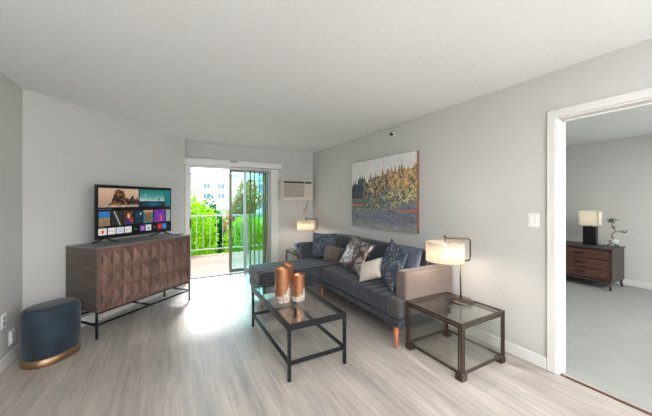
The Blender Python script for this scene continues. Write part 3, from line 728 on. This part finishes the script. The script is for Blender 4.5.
# ------------------------------------------------------------------ table lamps
def lamp(label, x, y, z, rz, on, kw=1.):
    t = thing('table_lamp', label, 'lamp', (x, y, z), rz, 'drum shade table lamps at the sofa ends')
    b = NB(); lathe(b, [(0,0),(.103,0),(.108,.004),(.108,.018),(.102,.024),(.03,.03),(.014,.034),(.0,.034)], 40); obj('base', b, M['bronze'], t)
    b = NB(); tube(b, [(0,0,.03),(-.004,0,.2),(-.006,0,.385)], .008, 12); tube(b, [(-.006,0,.385),(.05,0,.385),(.072,0,.388),(.085,0,.40),(.088,0,.42),(.088,0,.56),(.085,0,.58),(.07,0,.592),(.05,0,.594),(-.15,0,.594)], .008, 12)
    obj('stem', b, M['bronze'], t)
    b = NB(); lathe(b, [(0,.545),(.006,.545),(.006,.60),(.012,.604),(.014,.615),(.006,.625),(0,.627)], 12, cx=-.15); obj('finial', b, M['bronze'], t)
    b = NB(); r = .168
    lathe(b, [(r,.385),(r,.56),(r-.004,.56),(r-.004,.385)], 56, cx=-.15, closed=True); sh = obj('lamp_shade', b, M['shade'], t)
    b = NB()
    for k in range(3):
        a = k*2*math.pi/3+.5; tube(b, [(-.15,0,.548),(-.15+(r-.004)*math.cos(a),(r-.004)*math.sin(a),.548)], .002, 6)
    obj('shade_spider', b, M['bronze'], sh)
    b = NB(); lathe(b, [(0,.43),(.016,.436),(.029,.455),(.03,.472),(.02,.5),(.014,.515),(.014,.545),(0,.545)], 18, cx=-.15); obj('bulb', b, M['bulb'], t)
    L = bpy.data.lights.new('bulb_light', 'POINT'); L.energy = on; L.color = (1,.87,.74); L.shadow_soft_size = .05
    lo = bpy.data.objects.new('bulb_light', L); COL.objects.link(lo); lo.parent = t; lo.location = (-.15, 0, .40)
    return t
lamp('lit drum shade lamp on the near glass end table', 2.385, 1.715, .445, R(-28.8), 6)
lamp('lit drum shade lamp in the far corner near the air conditioner', 2.475, 5.02, .445, R(-12), 5)

# things on the far end table
t = thing('book', 'green book lying lowest on the far end table', 'book', (2.11, 4.80, .4455), R(8), 'books under the blue bowl')
part('cover', M['bookg'], t, (-.12, .12, -.085, .085, 0, .003), (-.12, .12, -.085, .085, .042, .045), (-.12, -.117, -.085, .085, 0, .045))
part('pages', M['paper'], t, (-.116, .114, -.08, .08, .003, .042))
t = thing('book', 'cream book stacked on the green book, under the blue bowl', 'book', (2.105, 4.80, .491), R(-6), 'books under the blue bowl')
part('cover', M['bookp'], t, (-.11, .11, -.08, .08, 0, .003), (-.11, .11, -.08, .08, .032, .035), (-.11, -.107, -.08, .08, 0, .035))
part('pages', M['paper'], t, (-.107, .105, -.075, .075, .003, .032))
b = NB(); lathe(b, [(0,0),(.045,0),(.048,.006),(.07,.02),(.105,.048),(.125,.078),(.122,.08),(.10,.054),(.066,.028),(0,.016)], 40, sx=1, sy=.85)
o = obj('decorative_bowl', b, M['blue']); o.location = (2.10, 4.80, .526); tag(o, 'cobalt blue bowl on top of the books by the far lamp', 'bowl')

# ------------------------------------------------------------------ sofa
t = thing('sectional_sofa', 'charcoal velvet sectional sofa with chaise end and taupe near arm', 'sofa', (1.86, 2.0, 0))
ox, oy = 1.86, 2.0
def groove(axis, lo, hi, z, pitch=.125, d=.012):
    def fn(q):
        if q.z > z-.05:
            u = (q[axis]-lo)/pitch
            k = abs(u-round(u))*pitch
            inb = lo+.04 < q[axis] < hi-.04
            if inb: q = Vector((q.x, q.y, q.z-d*math.exp(-(k/.012)**2)))
        return q
    return fn
def L_(x, y, z): return (x-ox, y-oy, z)
# seat
b = NB(); y0, y1 = 2.145, 3.545
roundbox(b, L_(1.86, y0, .272), L_(2.46, y1, .452), .04, (6, 90, 3), groove(1, y0-oy, y1-oy, .452, (y1-y0)/11))
obj('seat_cushion', b, M['sofa'], t)
b = NB(); roundbox(b, L_(1.86, 1.985, .272), L_(1.958, 2.16, .452), .038, (3, 3, 3)); o = obj('seat_cushion_ear', b, M['sofaear'], t)
b = NB(); y0, y1 = 3.55, 4.16
roundbox(b, L_(.99, y0, .30), L_(2.46, y1, .465), .04, (10, 60, 3), groove(1, y0-oy, y1-oy, .465, (y1-y0)/5)); obj('chaise_cushion', b, M['sofa'], t)
b = NB(); roundbox(b, L_(1.88, 2.0, .19), L_(2.62, 4.16, .256), .012, (3, 3, 2)); roundbox(b, L_(1.005, 3.565, .19), L_(1.88, 4.15, .298), .012, (3, 3, 2)); obj('base_frame', b, M['sofa'], t)
b = NB(); roundbox(b, L_(1.962, 1.995, .272), L_(2.64, 2.14, .705), .03, (6, 3, 6)); o = obj('arm', b, M['sofaarm'], t); o['label'] = 'taupe near arm'
b = NB(); roundbox(b, L_(1.85, 4.165, .19), L_(2.68, 4.315, .715), .03, (6, 3, 6)); obj('arm', b, M['sofa'], t)
b = NB(); roundbox(b, L_(2.60, 2.14, .272), L_(2.69, 4.16, .74), .03, (3, 10, 6)); obj('back_frame', b, M['sofa'], t)
segs = [(2.145, 2.825), (2.835, 3.54), (3.55, 4.155)]
for a, c_ in segs:
    b = NB()
    def fn(q, a=a, c_=c_):
        # leaning back and plump in the middle
        f = (q.z-.44)/.4
        u = (q.y+oy-(a+c_)/2)/((c_-a)/2)
        bul = .025*(1-u*u)*max(0, 1-(2*f-1)**2)
        return Vector((q.x+.07*f-(bul if q.x < .55 else 0), q.y, q.z+.012*(1-u*u)*f))
    roundbox(b, L_(2.40, a, .44), L_(2.545, c_, .825), .045, (3, 10, 8), fn); obj('back_cushion', b, M['sofa'], t)
for lx, ly in ((1.875, 2.03), (2.58, 2.04), (1.04, 3.62), (1.04, 4.10), (1.93, 3.62), (2.6, 4.26)):
    b = NB(); lathe(b, [(0,0),(.012,0),(.013,.004),(.025,.19),(0,.19)], 16, cx=lx-ox, cy=ly-oy); obj('leg', b, M['sofaleg'], t)

# ------------------------------------------------------------------ pillows
def pillow(name, label, m, w, h, th, loc, rz, lean, roll=0., pinch=.10, group='throw pillows on the sofa', piping=None, back=None):
    """local: x width, z height; faces -y; bottom at z=0 before leaning back"""
    b = NB(); n = 22
    top = {}
    def P(i, j, sgn):
        u = -1+2*i/n; v = -1+2*j/n
        su = math.sin(u*math.pi/2) ; sv_ = math.sin(v*math.pi/2)
        x = w/2*su*(1-pinch*(1-sv_*sv_)); z = h/2*sv_*(1-pinch*(1-su*su))
        k = max(0, (1-su*su))**.5*max(0, (1-sv_*sv_))**.5
        y = sgn*th/2*k**.8
        y += .006*mnoise.noise(Vector((x*9+loc[1]*7, z*9, sgn*2)))*min(1, k*3)
        return Vector((x, y, z+h/2))
    V = {}
    for sgn in (-1, 1):
        for i in range(n+1):
            for j in range(n+1):
                e = i in (0, n) or j in (0, n)
                key = (i, j, 0 if e else sgn)
                if key not in V: V[key] = b.verts.new(P(i, j, 0 if e else sgn))
        for i in range(n):
            for j in range(n):
                ks = []
                for a, c_ in ((i,j),(i+1,j),(i+1,j+1),(i,j+1)):
                    e = a in (0, n) or c_ in (0, n); ks.append(V[(a, c_, 0 if e else sgn)])
                f = b.faces.new(ks); f.smooth = True; f.material_index = 1 if (sgn > 0 and back) else 0
    Mx = Matrix.Rotation(R(-lean), 4, 'X') @ Matrix.Translation((0,0,h/2)) @ Matrix.Rotation(R(roll), 4, 'Y') @ Matrix.Translation((0,0,-h/2))
    bmesh.ops.transform(b, matrix=Mx, verts=b.verts)
    o = obj(name, b, [m]+([back] if back else []))
    zmin = min(v.co.z for v in o.data.vertices)
    o.location = (loc[0], loc[1], loc[2]-zmin); o.rotation_euler.z = rz
    tag(o, label, 'pillow', group); return o
Z_ = .468; ZS = .455
# facing: rz=-90deg turns -y face to -x
F_ = -math.pi/2
pillow('throw_pillow', 'navy speckled square pillow at the far end against the far arm', M['navy2'], .43, .43, .15, (2.12, 3.96, Z_), F_+R(44), 18)
pillow('throw_pillow', 'brown velvet lumbar pillow between the navy and metallic pillows', M['taupe'], .46, .24, .13, (2.14, 3.64, Z_), F_+R(18), 16, pinch=.05)
pillow('throw_pillow', 'shiny brown and silver swirled pillow in the middle of the sofa', M['sequin'], .50, .44, .16, (2.05, 3.08, ZS), F_+R(6), 28, roll=9)
pillow('throw_pillow', 'small cream linen pillow tilted beside the navy dotted pillow', M['cream'], .30, .25, .15, (1.95, 2.60, ZS), F_+R(4), 36, roll=-26, pinch=.12)
pillow('throw_pillow', 'blue grey pillow standing behind the navy dotted pillow near the arm', M['steelblue'], .44, .42, .10, (2.29, 2.36, ZS), F_+R(-12), 14, roll=-4)
pillow('throw_pillow', 'navy pillow with pale dots leaning on the taupe near arm', M['navy'], .43, .45, .13, (2.03, 2.345, ZS), F_+R(-16), 16, roll=12)

# ------------------------------------------------------------------ bedroom dresser, lamp, plant
t = thing('bedroom_dresser', 'dark wooden dresser with reddish drawers against the bedroom wall', 'dresser', (5.93, 1.69, 0))
t.scale = (1, 1, .93)
DL, DD = 1.5, .52
b = NB(); box(b, .012, DD, 0, .03, .13, .67, bev=.003); box(b, .012, DD, DL-.03, DL, .13, .67, bev=.003); box(b, .03, DD, .03, DL-.03, .13, .17); box(b, DD-.015, DD, .03, DL-.03, .17, .67)
box(b, .012, .04, .03, DL-.03, .13, .165); obj('dresser_body', b, M['dresser'], t)
part('dresser_top', M['dresser'], t, (-.01, DD+.005, -.012, DL+.012, .67, .70), bev=.005)
for c_ in range(2):
    for k in range(3):
        y0 = .034+c_*(DL-.06)/2; y1 = y0+(DL-.06)/2-.008; z0 = .17+k*.165
        d = part('drawer', M['drawer'], t, (0, .02, y0, y1, z0+.002, z0+.160), bev=.004)
        ym = (y0+y1)/2; part('drawer_pull', M['black'], d, (-.016, -.008, ym-.07, ym+.07, z0+.075, z0+.09), (-.01, .002, ym-.06, ym-.05, z0+.077, z0+.088), (-.01, .002, ym+.05, ym+.06, z0+.077, z0+.088))
for lx, sx in ((.03, -1), (DD-.04, 1)):
    for ly, sy in ((.03, -1), (DL-.03, 1)):
        b = NB(); tube(b, [(lx, ly, .135), (lx+.004*sx, ly, .08), (lx+.02*sx, ly+.012*sy, .0)], .024, 10, r2=.013); obj('leg', b, M['dresser'], t)
t = thing('bedroom_lamp', 'black block lamp with white rectangular shade on the bedroom dresser', 'lamp', (6.25, 2.05, .652))
part('base', M['blackp'], t, (-.05, .05, -.085, .085, 0, .31), (-.012, .012, -.012, .012, .31, .40), bev=.006)
b = NB(); z0, z1 = .33, .57
pb = [(-.09,-.13),(.09,-.13),(.09,.13),(-.09,.13)]
for k in range(4):
    (xa, ya), (xb, yb) = pb[k], pb[(k+1)%4]
    lo, hi = (min(xa,xb)-.002, max(xa,xb)+.002), (min(ya,yb)-.002, max(ya,yb)+.002)
    box(b, lo[0], lo[1], hi[0], hi[1], z0, z1)
obj('lamp_shade', b, M['shadeb'], t)
b = NB(); lathe(b, [(0,.42),(.02,.43),(.03,.46),(.014,.5),(0,.5)], 12); obj('bulb', b, M['bulb'], t)
L = bpy.data.lights.new('bulb_light', 'POINT'); L.energy = 6; L.color = (1,.95,.88); L.shadow_soft_size = .03
lo = bpy.data.objects.new('bulb_light', L); COL.objects.link(lo); lo.parent = t; lo.location = (0, 0, .46)
t = thing('potted_plant', 'small dark leafy plant in a pale footed pot beside the bedroom lamp', 'plant', (6.27, 1.765, .652))
b = NB(); lathe(b, [(0,.04),(.03,.04),(.05,.06),(.06,.1),(.05,.125),(.042,.122),(.03,.1),(0,.1)], 20); obj('pot', b, M['pot'], t)
b = NB()
for k in range(3):
    a = k*2.1; tube(b, [(.02*math.cos(a),.02*math.sin(a),.05),(.07*math.cos(a),.07*math.sin(a),.03),(.075*math.cos(a),.075*math.sin(a),.0)], .007, 6)
obj('stand', b, M['black'], t)
b = NB(); tube(b, [(0,0,.1),(.01,.03,.18),(0,-.02,.26),(0,.02,.34),(0,.03,.42)], .008, 6, r2=.004); tube(b, [(0,-.02,.24),(0,-.07,.26),(0,-.11,.25)], .004, 6); obj('stem', b, M['bark'], t)
b = NB(); rr = random.Random(4)
def leaf(bm, p, d, up, L, W):
    d = d.normalized(); s_ = d.cross(up).normalized()*W; f_ = up.normalized()*W*.3
    a = bm.verts.new(p); e = bm.verts.new(p+d*L); l_ = bm.verts.new(p+d*L*.5+s_+f_); r_ = bm.verts.new(p+d*L*.5-s_+f_)
    bm.faces.new((a, l_, e)); bm.faces.new((a, e, r_))
for c_, nn, rad in (((0,.03,.42),46,.07),((0,-.11,.25),16,.03),((0,.0,.30),10,.03)):
    for k in range(nn):
        v = Vector((rr.gauss(0,1), rr.gauss(0,1.5), rr.gauss(0,.5))).normalized()*rad*rr.random()
        leaf(b, Vector(c_)+v, Vector((rr.gauss(0,1), rr.gauss(0,1), rr.gauss(0,.5))), Vector((0,0,1)), .04, .014)
obj('foliage', b, M['plantg'], t)

# ------------------------------------------------------------------ balcony and outdoors
t = thing('balcony_deck', 'honey coloured wooden balcony floor outside the sliding door', 'deck', (0, 0, 0))
for k in range(18):
    y0 = 5.74+k*.14; part('deck_board', M['deck'], t, (-1.4, 3.6, y0, y0+.134, -.09, -.055), bev=.003)
part('rim_joist', M['deck'], t, (-1.4, 3.6, 8.26, 8.30, -.30, -.09), bev=.003)
part('joist', M['deck'], t, (-1.4, -1.35, 5.72, 8.26, -.28, -.09)); part('joist', M['deck'], t, (3.55, 3.6, 5.72, 8.26, -.28, -.09))
t = thing('balcony_railing', 'pale metal balcony railing at the deck edge beyond the sliding door', 'railing', (0, 8.16, -.055))
part('top_rail', M['rail'], t, (-1.4, 3.6, -.02, .02, 1.03, 1.065), bev=.004); part('bottom_rail', M['rail'], t, (-1.4, 3.6, -.015, .015, .14, .165), bev=.003)
k = 0
x = -1.38
while x < 3.6:
    part('baluster', M['rail'], t, (x-.009, x+.009, -.009, .009, .165, 1.03)) if abs((x+1.38) % 1.65) > .01 else part('rail_post', M['rail'], t, (x-.02, x+.02, -.02, .02, 0, 1.03))
    x += .165; 
b = NB(); box(b, -60, 120, 8.6, 130, -1.2, -1.0); struct(obj('trim_lawn', b, M['lawn']), 'green lawn outside', 'lawn'); 
bpy.data.objects['trim_lawn'].name = 'lawn'

def shrub(name, label, m, blobs, n, L, cat, seed, group=None, trunk=None):
    rr = random.Random(seed); c0 = blobs[0]
    t = thing(name, label, cat, (c0[0], c0[1], -1.0), 0, group)
    b = NB()
    tot = sum(q[3]*q[4]*q[5] for q in blobs)
    for (x, y, z, rx, ry, rz) in blobs:
        for k in range(int(n*rx*ry*rz/tot)):
            v = Vector((rr.gauss(0,1), rr.gauss(0,1), rr.gauss(0,1))).normalized()
            rad = rr.random()**.25
            lump = 1+.16*mnoise.noise(v*2.7+Vector((x, y, z)))*1.6
            p = Vector((x-c0[0]+v.x*rx*rad*lump, y-c0[1]+v.y*ry*rad*lump, z+1.0+v.z*rz*rad*lump))
            d = v+Vector((rr.gauss(0,.7), rr.gauss(0,.7), rr.gauss(0,.7)))
            leaf(b, p, d, Vector((rr.gauss(0,1), rr.gauss(0,1), rr.gauss(0,1))), L*(.7+.6*rr.random()), L*.36)
    obj('foliage', b, m, t)
    b = NB(); hz = c0[2]+1.0
    tube(b, [(0,0,0),(.03,0,hz*.5),(0,.02,hz+.3)], .07, 8, r2=.03)
    for k in range(5):
        a = k*1.3; tube(b, [(0,0,hz*.4+.1*k),(c0[3]*.5*math.cos(a),c0[4]*.5*math.sin(a),hz*.8+.12*k)], .03, 6, r2=.01)
    obj('trunk', b, M['bark'], t)
    return t
shrub('garden_shrub', 'lime green bushy shrub behind the balcony railing, left of the doorway view', M['leaf1'], [(.2,9.9,.3,1.1,.8,1.5),(-.9,10.1,.2,.9,.8,1.4),(.75,10.0,-.1,.6,.7,1.0)], 15000, .09, 'shrub', 1, 'shrubs beyond the balcony')
shrub('garden_shrub', 'low lime green hedge mound behind the railing near the handle of the door', M['leaf1'], [(2.3,9.8,-.2,.75,.6,1.1),(3.1,9.9,-.4,.7,.6,1.0)], 9000, .09, 'shrub', 2, 'shrubs beyond the balcony')
shrub('conical_tree', 'dark green conical tree behind the lime shrub', M['leaf2'], [(1.6,13.0,-.5,.9,.9,1.0),(1.5,13.0,.2,.6,.6,.8),(1.45,13.0,.8,.3,.3,.75)], 9000, .10, 'tree', 3, 'conical trees outside')
shrub('flowering_tree', 'loose pale tree with reddish blossoms beyond the railing', M['leaf3'], [(2.5,11.5,.9,.45,.5,.8),(2.75,11.5,1.5,.45,.5,.7),(2.2,11.5,.5,.4,.4,.6)], 2400, .12, 'tree', 4)
shrub('conical_tree', 'tall deep green conifer seen through the right glass panel', M['leaf2'], [(5.9,13.0,.2,1.6,1.0,1.6),(6.3,13.0,1.6,1.2,.9,1.3),(6.7,13.0,2.6,.7,.6,.9)], 15000, .11, 'tree', 5, 'conical trees outside')
shrub('garden_shrub', 'mid green shrub behind the sliding glass leaf', M['leaf2'], [(4.1,11.4,-.3,.9,.7,1.0),(5.0,11.4,-.4,.8,.7,.9)], 8000, .09, 'shrub', 6, 'shrubs beyond the balcony')

def building(name, label, x0, x1, y, depth, h, rows, cols, m, balcony=False, sill=0):
    t = thing(name, label, 'building', ((x0+x1)/2, y, -1.0))
    w = (x1-x0)/2
    part('facade_block', M['bwhite'], t, (-w, w, 0, depth, 0, h))
    part('roof', M['bgrey'], t, (-w-.4, w+.4, -.5, depth+.5, h, h+.5))
    for r_ in rows:
        for c_ in cols:
            if -w+.5 < c_ < w-.5:
                f = part('window', M['bwhite'], t, (c_-.9, c_+.9, -.12, 0, r_-.8, r_+.8)); part('pane', M['bglass'], f, (c_-.78, c_-.08, -.16, -.12, r_-.66, r_+.66), (c_+.08, c_+.78, -.16, -.12, r_-.66, r_+.66))
    if balcony:
        for r_ in rows:
            part('balcony', M['bgrey'], t, (-w*.8, w*.8, -1.6, 0, r_-1.5, r_-1.3), (-w*.8, w*.8, -1.6, -1.54, r_-1.3, r_-.5))
    return t
building('apartment_building', 'white apartment block with small blue windows far beyond the shrubs', -6, 17, 80, 12, 10.2, [1.6, 4.4, 7.2], [-7.0, -4.2, 4.2, 8.6, -1.6], None) if False else None
building('apartment_building', 'white apartment block with small blue windows far beyond the shrubs', -8, 18, 80, 12, 9.1, [3.7, 6.3], [-9, -5, 3.3, 6.9], None)
building('apartment_building', 'nearer white block with balconies seen through the sliding glass leaf', 12.2, 22, 48, 10, 10, [1.8, 4.6, 7.4], [-3, 0, 3], None, True)

# ------------------------------------------------------------------ unseen lights added behind the camera to brighten the rooms
def fill_panel_light(label, x, y, w, d, e, col=(1,.99,.98)):
    t = thing('added_ceiling_light', label, 'added ceiling light', (x, y, H))
    part('housing', M['trim'], t, (-w/2-.02, w/2+.02, -d/2-.02, d/2+.02, -.04, -.0005), bev=.006)
    part('diffuser', emit_mat('lit_diffuser', (255,250,244), 3), t, (-w/2, w/2, -d/2, d/2, -.046, -.04))
    L = bpy.data.lights.new('fill_panel_light', 'AREA'); L.shape = 'RECTANGLE'; L.size = w; L.size_y = d; L.energy = e; L.color = col
    o = bpy.data.objects.new('fill_panel_light', L); COL.objects.link(o); o.parent = t; o.location = (0,0,-.06)
E_CEIL = 110
fill_panel_light('added flush ceiling fill light near the added rear window', .8, -1.2, 1.2, .6, E_CEIL)
fill_panel_light('added flush bedroom ceiling fill light', 4.6, -.9, .8, .6, 130)

def fill_torchiere(label, x, y, e):  # out-of-view floor lamps, added to lift ceiling and wall brightness
    t = thing('added_floor_lamp', label, 'lamp', (x, y, 0), 0, 'added bowl floor lamps at the rear wall')
    b = NB(); lathe(b, [(0,0),(.14,0),(.14,.015),(.03,.03),(.0,.03)], 32); obj('base', b, M['black'], t)
    b = NB(); tube(b, [(0,0,.03),(0,0,1.6)], .012, 12); obj('pole', b, M['black'], t)
    b = NB(); lathe(b, [(0,1.6),(.06,1.605),(.14,1.65),(.19,1.72),(.186,1.722),(.136,1.656),(.06,1.612),(0,1.607)], 36); obj('bowl_shade', b, M['shadeb'], t)
    L = bpy.data.lights.new('fill_bowl_light', 'POINT'); L.energy = e; L.color = (1,.99,.98); L.shadow_soft_size = .1
    o = bpy.data.objects.new('fill_bowl_light', L); COL.objects.link(o); o.parent = t; o.location = (0,0,1.76)
fill_torchiere('added black floor lamp with upturned bowl, unseen fill in the rear left corner', -.85, -2.0, 85)
fill_torchiere('added black floor lamp with upturned bowl, unseen fill in the rear right corner', 2.35, -2.0, 85)

# ------------------------------------------------------------------ sky, sun, camera
wd = bpy.data.worlds.new('sky'); SC.world = wd; wd.use_nodes = True; nt = wd.node_tree; nt.nodes.clear()
o = nt.nodes.new('ShaderNodeOutputWorld'); bg = nt.nodes.new('ShaderNodeBackground')
tc = nt.nodes.new('ShaderNodeTexCoord'); sx = nt.nodes.new('ShaderNodeSeparateXYZ'); cr = nt.nodes.new('ShaderNodeValToRGB')
nt.links.new(tc.outputs['Generated'], sx.inputs[0]); nt.links.new(sx.outputs['Z'], cr.inputs[0])
e = cr.color_ramp.elements; e[0].position = 0; e[0].color = (.93,.96,1,1); e[1].position = .8; e[1].color = (.68,.82,1,1)
nt.links.new(cr.outputs[0], bg.inputs[0]); bg.inputs[1].default_value = 5.0; nt.links.new(bg.outputs[0], o.inputs[0])
S = bpy.data.lights.new('sun', 'SUN'); S.energy = 11; S.angle = R(14); S.color = (1,.97,.93)
so = bpy.data.objects.new('sun', S); COL.objects.link(so)
sd = Vector((.18, 1.0, .95)).normalized()       # towards the sun
so.rotation_euler = sd.to_track_quat('Z', 'Y').to_euler(); so.location = (3, 12, 12)

cam = bpy.data.cameras.new('camera'); co = bpy.data.objects.new('camera', cam); COL.objects.link(co); SC.camera = co
cam.sensor_width = 36; cam.lens = 283/652*36; cam.clip_start = .05; cam.clip_end = 500
co.location = (0, 0, 1.39); co.rotation_euler = (R(90), 0, R(-28.8))
cam.shift_y = (201-208)/652

SC.view_settings.view_transform = 'Standard'; SC.view_settings.look = 'None'; SC.view_settings.gamma = 1
SC.view_settings.use_curve_mapping = False
SC.view_settings.exposure = 0.1
